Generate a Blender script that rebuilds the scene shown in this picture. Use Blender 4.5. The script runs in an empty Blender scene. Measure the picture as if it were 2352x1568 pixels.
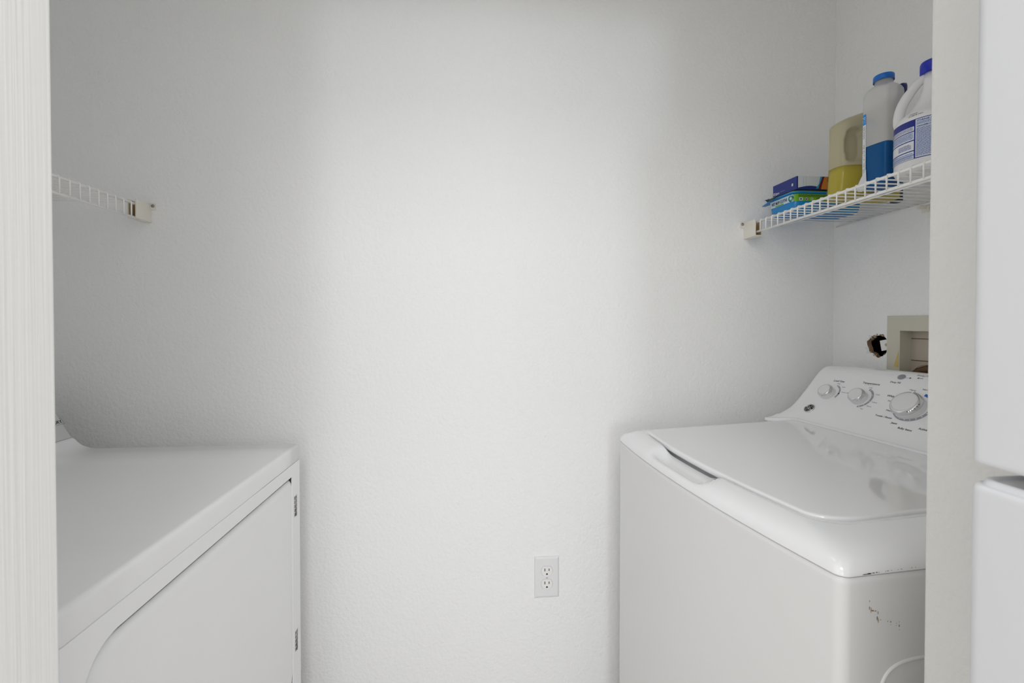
import bpy, bmesh, math, random
from mathutils import Vector, Matrix
from mathutils.geometry import tessellate_polygon
R = math.radians
random.seed(7)
S = bpy.context.scene
COL = S.collection

# ------------------------------------------------------------------ camera
cam = bpy.data.cameras.new('camera')
camo = bpy.data.objects.new('camera', cam)
COL.objects.link(camo)
camo.location = (0, 0, 1.25)
camo.rotation_euler = (R(90 - 0.8), 0, R(-5.1))
cam.lens = 16.0
cam.sensor_width = 36.0
cam.shift_y = -30.4 / 2352
cam.clip_start = 0.02
cam.dof.use_dof = True
cam.dof.focus_distance = 1.25
cam.dof.aperture_fstop = 9.0
S.camera = camo

# ------------------------------------------------------------------ world, lights, exposure
w = bpy.data.worlds.new('world')
S.world = w
w.use_nodes = True
w.node_tree.nodes['Background'].inputs[0].default_value = (1.0, 1.0, 1.0, 1)
w.node_tree.nodes['Background'].inputs[1].default_value = 1.04
S.view_settings.view_transform = 'Standard'
S.view_settings.look = 'None'
S.view_settings.gamma = 1.0
S.view_settings.use_curve_mapping = False
S.view_settings.exposure = 0.34


def area(name, loc, target, sx, sy, power, color):
    l = bpy.data.lights.new(name, 'AREA')
    l.shape = 'RECTANGLE'
    l.size, l.size_y = sx, sy
    l.energy = power
    l.color = color
    o = bpy.data.objects.new(name, l)
    COL.objects.link(o)
    o.location = loc
    d = Vector(target) - Vector(loc)
    o.rotation_euler = d.to_track_quat('-Z', 'Y').to_euler()
    return o


# daylight of a window across the outer room, and the outer room's ceiling lamp
area('window_daylight', (-0.05, -4.6, 1.35), (0, 1.3, 1.35), 0.6, 0.6, 20, (0.82, 0.91, 1.0))
area('wide_fill_light', (0.1, -2.6, 1.35), (0.1, 1.3, 1.3), 3.6, 1.9, 22, (0.96, 0.98, 1.0))  # added broad soft fill behind the camera, not an actual door
area('ceiling_lamp_light', (-0.18, -0.75, 2.38), (-0.1, 0.9, 0.9), 0.5, 0.5, 6.5, (1.0, 0.98, 0.95))
area('closet_fill_light', (0.0, 0.72, 2.42), (0.0, 0.72, 0), 0.5, 0.3, 0.42, (1.0, 0.99, 0.97))  # added weak overhead fill for the closet corners, no actual fixture
S.cycles.max_bounces = 16
S.cycles.diffuse_bounces = 12


# ------------------------------------------------------------------ materials
def mat(name, col, rough=0.5, metal=0.0, spec=0.5, coat=0.0, bump=None, emis=None, clear=0.0):
    m = bpy.data.materials.new(name)
    m.use_nodes = True
    nt = m.node_tree
    b = nt.nodes['Principled BSDF']
    c = tuple(col) + (1,)
    b.inputs['Base Color'].default_value = c
    b.inputs['Roughness'].default_value = rough
    b.inputs['Metallic'].default_value = metal
    b.inputs['Specular IOR Level'].default_value = spec
    b.inputs['Coat Weight'].default_value = coat
    b.inputs['Coat Roughness'].default_value = 0.08
    if bump:
        sc, dist, stretch, detail = bump
        tc = nt.nodes.new('ShaderNodeTexCoord')
        mp = nt.nodes.new('ShaderNodeMapping')
        mp.inputs['Scale'].default_value = stretch
        no = nt.nodes.new('ShaderNodeTexNoise')
        no.inputs['Scale'].default_value = sc
        no.inputs['Detail'].default_value = detail
        no.inputs['Roughness'].default_value = 0.55
        bp = nt.nodes.new('ShaderNodeBump')
        bp.inputs['Distance'].default_value = dist
        bp.inputs['Strength'].default_value = 1.0
        nt.links.new(tc.outputs['Object'], mp.inputs[0])
        nt.links.new(mp.outputs[0], no.inputs['Vector'])
        nt.links.new(no.outputs['Fac'], bp.inputs['Height'])
        nt.links.new(bp.outputs[0], b.inputs['Normal'])
    if clear > 0:
        tr = nt.nodes.new('ShaderNodeBsdfTransparent')
        tr.inputs[0].default_value = tuple(min(1, x * 0.5 + 0.5) for x in col) + (1,)
        mx = nt.nodes.new('ShaderNodeMixShader')
        mx.inputs[0].default_value = clear
        out = nt.nodes['Material Output']
        nt.links.new(b.outputs[0], mx.inputs[1])
        nt.links.new(tr.outputs[0], mx.inputs[2])
        nt.links.new(mx.outputs[0], out.inputs['Surface'])
    return m


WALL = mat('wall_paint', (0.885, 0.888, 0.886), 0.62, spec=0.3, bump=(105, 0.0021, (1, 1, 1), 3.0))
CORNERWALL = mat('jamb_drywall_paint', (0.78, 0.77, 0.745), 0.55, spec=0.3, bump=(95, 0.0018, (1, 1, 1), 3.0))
CEIL = mat('ceiling_paint', (0.90, 0.90, 0.89), 0.9)
WOOD = mat('painted_wood', (0.91, 0.905, 0.885), 0.4, bump=(230, 0.0006, (1, 1, 0.012), 2.0))
TRIM = mat('baseboard_paint', (0.84, 0.84, 0.82), 0.4)
FLOOR = mat('vinyl_floor', (0.42, 0.38, 0.33), 0.5, bump=(30, 0.0005, (1, 1, 1), 3.0))
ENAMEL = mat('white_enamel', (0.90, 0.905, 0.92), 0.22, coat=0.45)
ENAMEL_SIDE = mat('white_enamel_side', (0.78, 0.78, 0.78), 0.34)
GLOSS = mat('glossy_white_enamel', (0.88, 0.885, 0.90), 0.06, coat=0.5)
PLASTIC = mat('white_plastic', (0.80, 0.80, 0.81), 0.3)
SHELFW = mat('white_vinyl_wire', (0.93, 0.92, 0.90), 0.32)
IVORY = mat('ivory_plastic', (0.80, 0.77, 0.70), 0.42)
RECP = mat('receptacle_plastic', (0.84, 0.835, 0.82), 0.3)
BROWNCORE = mat('yellowed_plastic', (0.50, 0.36, 0.19), 0.6)
CHROME = mat('chrome', (0.72, 0.72, 0.73), 0.16, metal=1.0)
STEEL = mat('steel', (0.33, 0.31, 0.30), 0.4, metal=0.9)
DARK = mat('dark_gap', (0.012, 0.010, 0.009), 0.8)
INK = mat('black_print', (0.012, 0.012, 0.014), 0.6)
GREYINK = mat('grey_print', (0.36, 0.36, 0.40), 0.5)
WHITEINK = mat('white_print', (0.85, 0.85, 0.87), 0.5)
BLUEINK = mat('blue_print', (0.01, 0.13, 0.55), 0.5)
BTN = mat('grey_button', (0.30, 0.31, 0.34), 0.4)
RUST = mat('rust', (0.27, 0.15, 0.06), 0.9)
CHIP = mat('chipped_black', (0.02, 0.02, 0.02), 0.8)
CREAM = mat('cream_box_plastic', (0.60, 0.58, 0.48), 0.5)
CAULK = mat('yellow_caulk', (0.62, 0.48, 0.17), 0.6)
BOXBACK = mat('box_back_plastic', (0.50, 0.44, 0.37), 0.6)
GYPSUM = mat('torn_drywall', (0.30, 0.20, 0.12), 0.95, bump=(240, 0.004, (1, 1, 1), 5.0))
PAPER = mat('torn_paper', (0.42, 0.37, 0.31), 0.95)
PIPE = mat('brown_pipe', (0.10, 0.045, 0.012), 0.5)
CAPBLUE = mat('blue_cap', (0.005, 0.14, 0.55), 0.35)
CAPNAVY = mat('royal_blue_cap', (0.004, 0.018, 0.42), 0.3)
CAPDARK = mat('navy_cap', (0.006, 0.012, 0.12), 0.35)
DARKBOTTLE = mat('dark_bottle', (0.02, 0.03, 0.05), 0.3)
CLEARWALL = mat('clear_plastic', (0.10, 0.32, 0.55), 0.12, clear=0.90)
FROST = mat('frosted_plastic', (0.78, 0.78, 0.77), 0.3, clear=0.5)
FROSTY = mat('yellowed_frosted_plastic', (0.60, 0.55, 0.37), 0.3, clear=0.30)
CLEARY = mat('clear_yellowed_plastic', (0.70, 0.66, 0.40), 0.2, clear=0.86)
BLUELIQ = mat('blue_liquid', (0.002, 0.16, 0.42), 0.12)
YELLIQ = mat('yellow_liquid', (0.62, 0.53, 0.008), 0.15)
BLEACHW = mat('white_bottle_plastic', (0.80, 0.80, 0.81), 0.32)
LBLWHITE = mat('label_white', (0.72, 0.78, 0.88), 0.4)
LBLPAPER = mat('label_paper', (0.76, 0.77, 0.80), 0.4)
LBLNAVY = mat('label_navy', (0.006, 0.016, 0.23), 0.35)
LBLBLUE = mat('label_text_blue', (0.02, 0.08, 0.36), 0.4)
LBLCYAN = mat('label_cyan', (0.006, 0.26, 0.72), 0.4)
TUBBLUE = mat('tub_blue', (0.004, 0.23, 0.58), 0.25)
TUBLABEL = mat('tub_label', (0.55, 0.68, 0.80), 0.35)
GREEN = mat('label_green', (0.16, 0.42, 0.015), 0.35)
LIME = mat('label_lime', (0.42, 0.58, 0.04), 0.35)
DKGREEN = mat('label_dark_green', (0.008, 0.05, 0.05), 0.35)
TEAL = mat('label_teal', (0.02, 0.30, 0.25), 0.35)
BOXBLUE = mat('carton_blue', (0.006, 0.022, 0.20), 0.4)
ORANGE = mat('carton_orange', (0.60, 0.20, 0.03), 0.4)
MAROON = mat('carton_maroon', (0.12, 0.008, 0.01), 0.4)
SKY = mat('carton_sky', (0.02, 0.32, 0.55), 0.4)
CARTONW = mat('carton_white', (0.62, 0.66, 0.70), 0.4)


# ------------------------------------------------------------------ mesh helpers
def tag(o, label=None, cat=None, group=None, kind=None):
    if label: o['label'] = label
    if cat: o['category'] = cat
    if group: o['group'] = group
    if kind: o['kind'] = kind
    return o


def empty(name, loc, rz=0.0):
    o = bpy.data.objects.new(name, None)
    o.empty_display_size = 0.05
    COL.objects.link(o)
    o.location = loc
    o.rotation_euler = (0, 0, rz)
    return o


class MB:
    """collects geometry with material slots; build() links ONE mesh object"""
    def __init__(s):
        s.v = []; s.f = []; s.m = []; s.mats = []; s.flat = []

    def mi(s, m):
        if m not in s.mats: s.mats.append(m)
        return s.mats.index(m)

    def add(s, vs, fs, m, flat=False):
        b = len(s.v); k = s.mi(m)
        s.v += [tuple(v) for v in vs]
        for f in fs:
            s.f.append([b + i for i in f]); s.m.append(k); s.flat.append(flat)
        return s

    def box(s, a, b, m, M=None):
        x0, y0, z0 = a; x1, y1, z1 = b
        vs = [Vector(p) for p in ((x0, y0, z0), (x1, y0, z0), (x1, y1, z0), (x0, y1, z0), (x0, y0, z1), (x1, y0, z1), (x1, y1, z1), (x0, y1, z1))]
        if M: vs = [M @ v for v in vs]
        return s.add(vs, [(0, 3, 2, 1), (4, 5, 6, 7), (0, 1, 5, 4), (1, 2, 6, 5), (2, 3, 7, 6), (3, 0, 4, 7)], m, True)

    def loft(s, loops, m, cap0=True, cap1=True, closed=True, flatcap=True):
        n = len(loops[0]); vs = [p for l in loops for p in l]; fs = []
        for i in range(len(loops) - 1):
            for j in range(n if closed else n - 1):
                k = (j + 1) % n
                fs.append((i * n + j, i * n + k, (i + 1) * n + k, (i + 1) * n + j))
        s.add(vs, fs, m)
        if cap0: s.add(loops[0], [tuple(range(n))[::-1]], m, flatcap)
        if cap1: s.add(loops[-1], [tuple(range(n))], m, flatcap)
        return s

    def tube(s, pts, r, m, seg=8, caps=True):
        pts = [Vector(p) for p in pts]
        rr = r if isinstance(r, (list, tuple)) else [r] * len(pts)
        loops = []; prev = None
        for i, p in enumerate(pts):
            t = (pts[min(i + 1, len(pts) - 1)] - pts[max(i - 1, 0)]).normalized()
            if prev is None:
                a = Vector((0, 0, 1)) if abs(t.z) < 0.9 else Vector((1, 0, 0))
                u = t.cross(a).normalized()
            else:
                u = (prev - t * prev.dot(t)).normalized()
            prev = u
            v = t.cross(u)
            loops.append([p + (u * math.cos(2 * math.pi * k / seg) + v * math.sin(2 * math.pi * k / seg)) * rr[i] for k in range(seg)])
        return s.loft(loops, m, caps, caps)

    def lathe(s, prof, m, seg=40, M=None, cap0=True, cap1=True):
        loops = []
        for r, z in prof:
            l = [Vector((r * math.cos(2 * math.pi * k / seg), r * math.sin(2 * math.pi * k / seg), z)) for k in range(seg)]
            if M: l = [M @ v for v in l]
            loops.append(l)
        return s.loft(loops, m, cap0, cap1)

    def build(s, name, parent=None, bevel=None, angle=35, sub=0):
        me = bpy.data.meshes.new(name)
        me.from_pydata(s.v, [], s.f)
        for m in s.mats: me.materials.append(m)
        me.polygons.foreach_set('material_index', s.m)
        me.polygons.foreach_set('use_smooth', [not x for x in s.flat])
        bm = bmesh.new(); bm.from_mesh(me)
        bmesh.ops.remove_doubles(bm, verts=bm.verts, dist=1e-6)
        bmesh.ops.recalc_face_normals(bm, faces=bm.faces)
        bm.to_mesh(me); bm.free()
        me.update()
        o = bpy.data.objects.new(name, me)
        COL.objects.link(o)
        if parent: o.parent = parent
        if bevel:
            b = o.modifiers.new('bevel', 'BEVEL'); b.width = bevel; b.segments = 3
            b.limit_method = 'ANGLE'; b.angle_limit = R(angle)
        if sub:
            q = o.modifiers.new('sub', 'SUBSURF'); q.levels = sub; q.render_levels = sub
        return o


def sup(rx, ry, e, n=48, z=0.0, cx=0.0, cy=0.0):
    out = []
    for k in range(n):
        a = 2 * math.pi * k / n
        c, s_ = math.cos(a), math.sin(a)
        r = (abs(c / rx) ** e + abs(s_ / ry) ** e) ** (-1 / e)
        out.append(Vector((cx + r * c, cy + r * s_, z)))
    return out


def smooth(pts, n=6):
    """Catmull-Rom through 2D or 3D points"""
    P = [Vector(p) for p in pts]; out = []
    for i in range(len(P) - 1):
        a = P[max(i - 1, 0)]; b = P[i]; c = P[i + 1]; d = P[min(i + 2, len(P) - 1)]
        for k in range(n):
            t = k / n
            out.append(0.5 * ((2 * b) + (c - a) * t + (2 * a - 5 * b + 4 * c - d) * t * t + (3 * b - a - 3 * c + d) * t ** 3))
    out.append(P[-1]); return out


def text_polys(txt, size, align='LEFT', bold=0.0, shear=0.0, xscale=1.0, res=2):
    cu = bpy.data.curves.new('t', 'FONT')
    cu.body = txt; cu.size = size; cu.align_x = align; cu.offset = bold * size
    cu.shear = shear; cu.resolution_u = res; cu.fill_mode = 'FRONT'
    o = bpy.data.objects.new('t', cu); COL.objects.link(o)
    dg = bpy.context.evaluated_depsgraph_get()
    me = o.evaluated_get(dg).to_mesh()
    vs = [(v.co.x * xscale, v.co.y) for v in me.vertices]
    fs = [tuple(p.vertices) for p in me.polygons]
    o.evaluated_get(dg).to_mesh_clear()
    bpy.data.objects.remove(o); bpy.data.curves.remove(cu)
    return vs, fs


class Decal:
    """flat print laid out in (u, v) metres and mapped onto a surface f(u, v, h)"""
    def __init__(s, f):
        s.f = f; s.mb = MB(); s.h = 0.0002

    def poly(s, vs, fs, m, h=None):
        h = s.h if h is None else h
        s.mb.add([s.f(u, v, h) for u, v in vs], fs, m, True)
        return s

    def rect(s, u0, v0, u1, v1, m, h=None, nu=1, nv=1):
        vs = [(u0 + (u1 - u0) * i / nu, v0 + (v1 - v0) * j / nv) for j in range(nv + 1) for i in range(nu + 1)]
        fs = [(j * (nu + 1) + i, j * (nu + 1) + i + 1, (j + 1) * (nu + 1) + i + 1, (j + 1) * (nu + 1) + i) for j in range(nv) for i in range(nu)]
        return s.poly(vs, fs, m, h)

    def disc(s, u, v, r, m, h=None, n=20, ry=None):
        ry = ry or r
        return s.poly([(u + r * math.cos(2 * math.pi * k / n), v + ry * math.sin(2 * math.pi * k / n)) for k in range(n)], [tuple(range(n))], m, h)

    def ring(s, u, v, r0, r1, a0, a1, m, h=None, n=36):
        vs = []; fs = []
        for k in range(n + 1):
            a = R(a0 + (a1 - a0) * k / n)
            vs += [(u + r0 * math.cos(a), v + r0 * math.sin(a)), (u + r1 * math.cos(a), v + r1 * math.sin(a))]
            if k < n: fs.append((2 * k, 2 * k + 1, 2 * k + 3, 2 * k + 2))
        return s.poly(vs, fs, m, h)

    def text(s, t, size, u, v, m, h=None, rot=0.0, **kw):
        vs, fs = text_polys(t, size, **kw)
        c, q = math.cos(rot), math.sin(rot)
        return s.poly([(u + x * c - y * q, v + x * q + y * c) for x, y in vs], fs, m, h)

    def lines(s, u0, u1, v1, v0, pitch, m, h=None, seed=1, thick=0.45):
        """rows of print too fine to read, as broken strokes"""
        rnd = random.Random(seed); v = v1 - pitch
        while v > v0:
            u = u0; end = u1 if rnd.random() < 0.85 else u0 + (u1 - u0) * rnd.uniform(0.4, 0.9)
            while u < end:
                L = pitch * rnd.uniform(1.0, 4.5)
                s.rect(u, v, min(u + L, end), v + pitch * thick, m, h)
                u += L + pitch * 0.28
            v -= pitch
        return s

    def build(s, name, parent=None):
        me = bpy.data.meshes.new(name)
        mb = s.mb
        me.from_pydata(mb.v, [], mb.f)
        for m in mb.mats: me.materials.append(m)
        me.polygons.foreach_set('material_index', mb.m)
        me.update()
        o = bpy.data.objects.new(name, me); COL.objects.link(o)
        if parent: o.parent = parent
        return o


def struct(name, mb, bevel=None):
    o = mb.build(name, bevel=bevel); o['kind'] = 'structure'; return o


# ------------------------------------------------------------------ the room shell
D = 1.34          # back wall
XL, XR = -1.155, 1.137
YI, YO = 0.45, 0.337   # closet side and hall side of the front wall
H = 2.44
OX0, OX1, OH = -0.378, 0.488, 2.04   # door opening

struct('floor', MB().box((-3.2, -5.2, -0.1), (3.2, D + 0.1, 0.0), FLOOR))
struct('ceiling', MB().box((-1.7, -0.25, H), (1.8, D + 0.1, H + 0.1), CEIL))
struct('wall_back', MB().box((XL - 0.1, D, 0), (XR + 0.2, D + 0.1, H), WALL))
struct('wall_left', MB().box((XL - 0.1, YI - 0.1, 0), (XL, D, H), WALL))
struct('wall_front_left', MB().box((-3.2, YO, 0), (OX0 - 0.02, YI, H), WALL), bevel=0.004)
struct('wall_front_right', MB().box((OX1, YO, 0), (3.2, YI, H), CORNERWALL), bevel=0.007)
struct('wall_front_header', MB().box((OX0 - 0.02, YO + 0.001, OH), (OX1, YI - 0.001, H), WALL))
struct('trim_1', MB().box((OX0 - 0.02, YO - 0.012, 0.0), (OX0, YI + 0.001, OH), WOOD), bevel=0.003)
struct('baseboard_back', MB().box((XL, D - 0.013, 0), (XR, D, 0.09), TRIM), bevel=0.004)

# right wall: a real hole broken through the drywall and a cut-out for the washer box
HC = (1.181, 1.184)                       # hole centre (y, z)
hole = []
NH = 40
for k in range(NH):
    a = 2 * math.pi * k / NH
    r = 0.0315 + 0.0022 * math.sin(3 * a + 1) + 0.0018 * math.sin(7 * a) + random.uniform(-0.0013, 0.0013)
    hole.append((HC[0] + r * 1.04 * math.cos(a), HC[1] + r * math.sin(a)))
BOXC = (0.925, 1.045, 1.112, 1.229)       # washer box cut-out y0 z0 y1 z1
outer = [(YI, 0), (D, 0), (D, H), (YI, H)]
cut = [(BOXC[0], BOXC[1]), (BOXC[2], BOXC[1]), (BOXC[2], BOXC[3]), (BOXC[0], BOXC[3])]
allp = outer + hole + cut
tris = tessellate_polygon([[Vector((p[0], p[1], 0)) for p in l] for l in (outer, hole, cut)])
mb = MB()
mb.add([(XR, y, z) for y, z in allp], tris, WALL, True)
T = 0.0127
mb.loft([[Vector((XR, y, z)) for y, z in hole], [Vector((XR + T, HC[0] + (y - HC[0]) * 0.96, HC[1] + (z - HC[1]) * 0.96)) for y, z in hole]], GYPSUM, False, False)
mb.loft([[Vector((XR, y, z)) for y, z in cut], [Vector((XR + T, y, z)) for y, z in cut]], GYPSUM, False, False)
mb.add([(XR + T, y, z) for y, z in allp], tris, DARK, True)
# the wall cavity behind
mb.box((XR + 0.10, YI, 0), (XR + 0.12, D, H), DARK)
struct('wall_right', mb)

# torn paper and gypsum fringe of the hole
fr = MB()
rnd = random.Random(4)
for k in range(130):
    a = rnd.uniform(0, 2 * math.pi)
    if -0.6 < a - 0 < 0.35 or a > 5.8: continue
    left = math.cos(a) > -0.2           # the far (left in view) rim is the ragged one
    if not left and rnd.random() < 0.45: pass
    r0 = 0.0325; r1 = r0 - rnd.uniform(0.003, 0.011 if math.cos(a) > 0.2 else 0.005)
    w_ = rnd.uniform(0.03, 0.11)
    x = XR - rnd.uniform(-0.008, 0.0012)
    P = [(x, HC[0] + r0 * 1.04 * math.cos(a - w_), HC[1] + r0 * math.sin(a - w_)),
         (x + 0.0015, HC[0] + r0 * 1.04 * math.cos(a + w_), HC[1] + r0 * math.sin(a + w_)),
         (x + rnd.uniform(0, 0.006), HC[0] + r1 * math.cos(a + rnd.uniform(-.1, .1)), HC[1] + r1 * math.sin(a)),
         (x - 0.0012, HC[0] + (r0 + r1) / 2 * math.cos(a), HC[1] + (r0 + r1) / 2 * math.sin(a))]
    fr.add(P, [(0, 3, 2), (3, 1, 2), (0, 1, 3), (0, 2, 1)], rnd.choice([GYPSUM, PAPER, GYPSUM, BROWNCORE]), True)
for k in range(10):
    a = rnd.uniform(-0.9, 0.9)
    r0 = 0.032
    p = Vector((XR - 0.0004, HC[0] + r0 * math.cos(a), HC[1] + r0 * math.sin(a)))
    fr.tube([p, p + Vector((-0.001, 0.004, rnd.uniform(-0.003, 0.003))), p + Vector((-0.0015, 0.007, rnd.uniform(-0.008, 0.004)))], 0.0002, PAPER, 4)
o = fr.build('torn_drywall_edge')
tag(o, 'ragged brown torn drywall rim around the hole beside the washer outlet box', 'torn drywall')

# metal tab seen inside the hole, part of the washer outlet box
wb = empty('washer_outlet_box', (XR, 1.03, 1.14))
wbM = Matrix.Translation((-XR, -1.03, -1.14))
def wbox(a, b, m, mb): return mb.box(a, b, m, wbM)
fm = MB()
y0, y1, z0, z1 = 0.89, 1.148, 1.005, 1.266
iy0, iy1, iz0, iz1 = BOXC[0], BOXC[2], BOXC[1], BOXC[3]
fx = XR - 0.006
def ring_(x, o, q):
    ya, yb, za, zb_ = (y0 + o, y1 - o, z0 + o, z1 - o) if q == 0 else (iy0 + 0.0024 - o, iy1 - 0.0024 + o, iz0 + 0.0024 - o, iz1 - 0.0024 + o)
    return [Vector((x - XR, y - 1.03, z - 1.14)) for y, z in ((ya, za), (yb, za), (yb, zb_), (ya, zb_))]
fm.loft([ring_(XR - 0.0002, 0, 0), ring_(fx + 0.001, 0, 0), ring_(fx, 0.001, 0), ring_(fx, 0.001, 1), ring_(fx + 0.001, 0, 1), ring_(XR + 0.004, 0, 1)], CREAM, False, False)
fm.flat = [True] * len(fm.flat)
fo = fm.build('frame', wb)
im = MB()
dep = XR + 0.030
wbox((fx + 0.0001, iy1 - 0.0025, iz0), (dep, iy1 + 0.0015, iz1), CREAM, im)
wbox((fx + 0.0006, iy0, iz0), (dep, iy0 + 0.003, iz1), CREAM, im)
wbox((fx + 0.0001, iy0, iz1 - 0.0025), (dep, iy1, iz1 + 0.0015), CREAM, im)
wbox((fx + 0.0006, iy0, iz0), (dep, iy1, iz0 + 0.003), CREAM, im)
wbox((dep - 0.003, iy0, iz0), (dep, iy1, iz1), BOXBACK, im)
for zz in (1.205, 1.148):
    wbox((dep - 0.0045, iy0, zz), (dep - 0.003, iy1 - 0.004, zz + 0.0018), PIPE, im)
im.build('recess', wb)
tb = MB()
Mx = Matrix.Translation((-XR, -1.03, -1.14)) @ Matrix.Translation((XR + 0.004, 1.163, 1.186)) @ Matrix.Rotation(R(-12), 4, 'X')
tb.box((0, -0.030, -0.0145), (0.002, 0.0140, 0.0145), RECP, Mx)
tb.lathe([(0.0001, 0), (0.004, 0), (0.004, 0.001), (0.0025, 0.002), (0.0001, 0.002)], BOXBACK, 16, Mx @ Matrix.Translation((0, -0.004, 0)) @ Matrix.Rotation(R(-90), 4, 'Y'), False, False)
tag(tb.build('mounting_tab', wb, bevel=0.0006), 'white tab with a round nub inside the hole')
ck = MB()
ck.add([Vector(p) + Vector((-XR, -1.03, -1.14)) for p in ((fx - 0.0006, 1.120, 1.150), (fx - 0.0006, 1.112, 1.176), (fx - 0.0006, 1.112, 1.13), (fx - 0.0006, 1.126, 1.13), (fx - 0.0006, 1.123, 1.14))], [(0, 1, 2, 3, 4)], CAULK, True)
tag(ck.build('caulk_stain', wb), 'yellow caulk stain')
pp = MB()
pp.tube([Vector(p) - Vector((XR, 1.03, 1.14)) for p in smooth([(XR + 0.014, 1.098, 1.098), (XR + 0.014, 1.085, 1.112), (XR + 0.014, 1.065, 1.124), (XR + 0.014, 1.03, 1.131), (XR + 0.014, 0.96, 1.13)], 5)],
        0.012, PIPE, 12)
pp.tube([Vector(p) - Vector((XR, 1.03, 1.14)) for p in smooth([(XR + 0.008, 1.095, 1.11), (XR + 0.008, 1.075, 1.134), (XR + 0.008, 1.05, 1.142), (XR + 0.008, 1.0, 1.145)], 5)],
        0.0018, PAPER, 8)
tag(pp.build('supply_pipe', wb), 'brown supply pipe')
tag(wb, 'cream plastic washer outlet box recessed in the right wall above the washer', 'outlet box')

# ------------------------------------------------------------------ electrical outlet
ot = empty('electrical_outlet', (0.2235, D, 0.4875))
pw, ph = 0.0745, 0.123
pm = MB()
loops = []
for ins, dep_ in ((0, 0.0), (0, 0.0022), (0.0012, 0.0042), (0.0045, 0.0060), (0.0070, 0.0064)):
    a, b = pw / 2 - ins, ph / 2 - ins
    loops.append([Vector((-a, -dep_, -b)), Vector((a, -dep_, -b)), Vector((a, -dep_, b)), Vector((-a, -dep_, b))])
pm.loft(loops, PLASTIC, True, True)
for f in range(len(pm.flat)): pm.flat[f] = True
pm.build('cover_plate', ot)
for sz in (1, -1):
    rc = MB()
    cz = 0.0195 * sz
    out = []
    for k in range(40):
        a = 2 * math.pi * k / 40
        x, z = 0.0173 * math.cos(a), 0.0173 * math.sin(a)
        z = max(-0.0142, min(0.0142, z)); out.append((x, z))
    rc.loft([[Vector((x * 1.03, -0.0062, cz + z * 1.03)) for x, z in out], [Vector((x * 1.03, -0.0066, cz + z * 1.03)) for x, z in out]], GREYINK, False, True)
    rc.loft([[Vector((x, -0.006, cz + z)) for x, z in out], [Vector((x * .99, -0.0076, cz + z * .99)) for x, z in out], [Vector((x * .96, -0.008, cz + z * .96)) for x, z in out]], RECP, False, True)
    for xx, hh in ((-0.0064, 0.0042), (0.0064, 0.0035)):
        rc.box((xx - 0.0011, -0.0082, cz + 0.0042 - hh), (xx + 0.0011, -0.0079, cz + 0.0042 + hh), DARK)
    g = [(0.0026 * math.cos(R(t)), 0.0026 * math.sin(R(t))) for t in range(0, 181, 15)] + [(-0.0026, -0.002), (0.0026, -0.002)]
    rc.add([(x, -0.0082, cz - 0.0085 + z) for x, z in g], [tuple(range(len(g)))], DARK, True)
    rc.build('receptacle', ot)
sc = MB()
sc.lathe([(0.0034, 0), (0.0034, 0.0008), (0.0022, 0.0016), (0.0001, 0.0017)], PLASTIC, 20, Matrix.Translation((0, -0.0062, 0)) @ Matrix.Rotation(R(90), 4, 'X'), False, False)
sc.box((-0.0028, -0.0082, -0.0005), (0.0028, -0.0079, 0.0005), STEEL)
sc.build('screw', ot)
tag(ot, 'white duplex electrical outlet low on the back wall', 'outlet')


# ------------------------------------------------------------------ wire shelves
def wire_shelf(x_lip, x_wall, z_top, z_low, y0, y1, first_y, label, pitch=0.0254):
    sgn = 1 if x_wall > x_lip else -1
    root = empty('wire_shelf', (x_lip, (y0 + y1) / 2, z_top))
    O = Vector(root.location)
    def L(*p): return Vector(p) - O
    MB().tube([L(x_lip, y0, z_top), L(x_lip, y1, z_top)], 0.0032, SHELFW, 10).build('front_rail', root)
    MB().tube([L(x_lip, y0, z_low), L(x_lip, y1, z_low)], 0.0032, SHELFW, 10).build('lip_rail', root)
    MB().tube([L(x_lip + sgn * 0.10, y0, z_top - 0.003), L(x_lip + sgn * 0.10, y1, z_top - 0.003)], 0.0025, SHELFW, 8).build('middle_rail', root)
    MB().tube([L(x_wall - sgn * 0.012, y0, z_top - 0.003), L(x_wall - sgn * 0.012, y1, z_top - 0.003)], 0.0025, SHELFW, 8).build('back_rail', root)
    dk = MB()
    y = first_y
    while y > y0:
        pts = [L(x_lip - sgn * 0.0035, y, z_low - 0.0005), L(x_lip - sgn * 0.0035, y, z_top - 0.0005), L(x_lip - sgn * 0.0015, y, z_top + 0.0035),
               L(x_lip + sgn * 0.003, y, z_top + 0.0043), L(x_lip + sgn * 0.009, y, z_top + 0.0012), L(x_wall - sgn * 0.008, y, z_top + 0.0012)]
        dk.tube(pts, 0.0017, SHELFW, 6)
        y -= pitch
    dk.build('wire_deck', root)
    tag(root, label, 'shelf')
    return root


ZR = 1.546
wire_shelf(0.8445, XR, ZR, 1.5175, 0.462, 1.318, 1.264, 'white wire shelf on the right wall holding bottles and cartons')
wire_shelf(-0.8825, XL, 1.5605, 1.5250, 0.462, 1.322, 1.2695, 'empty white wire shelf on the left wall above the dryer', 0.026)


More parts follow.
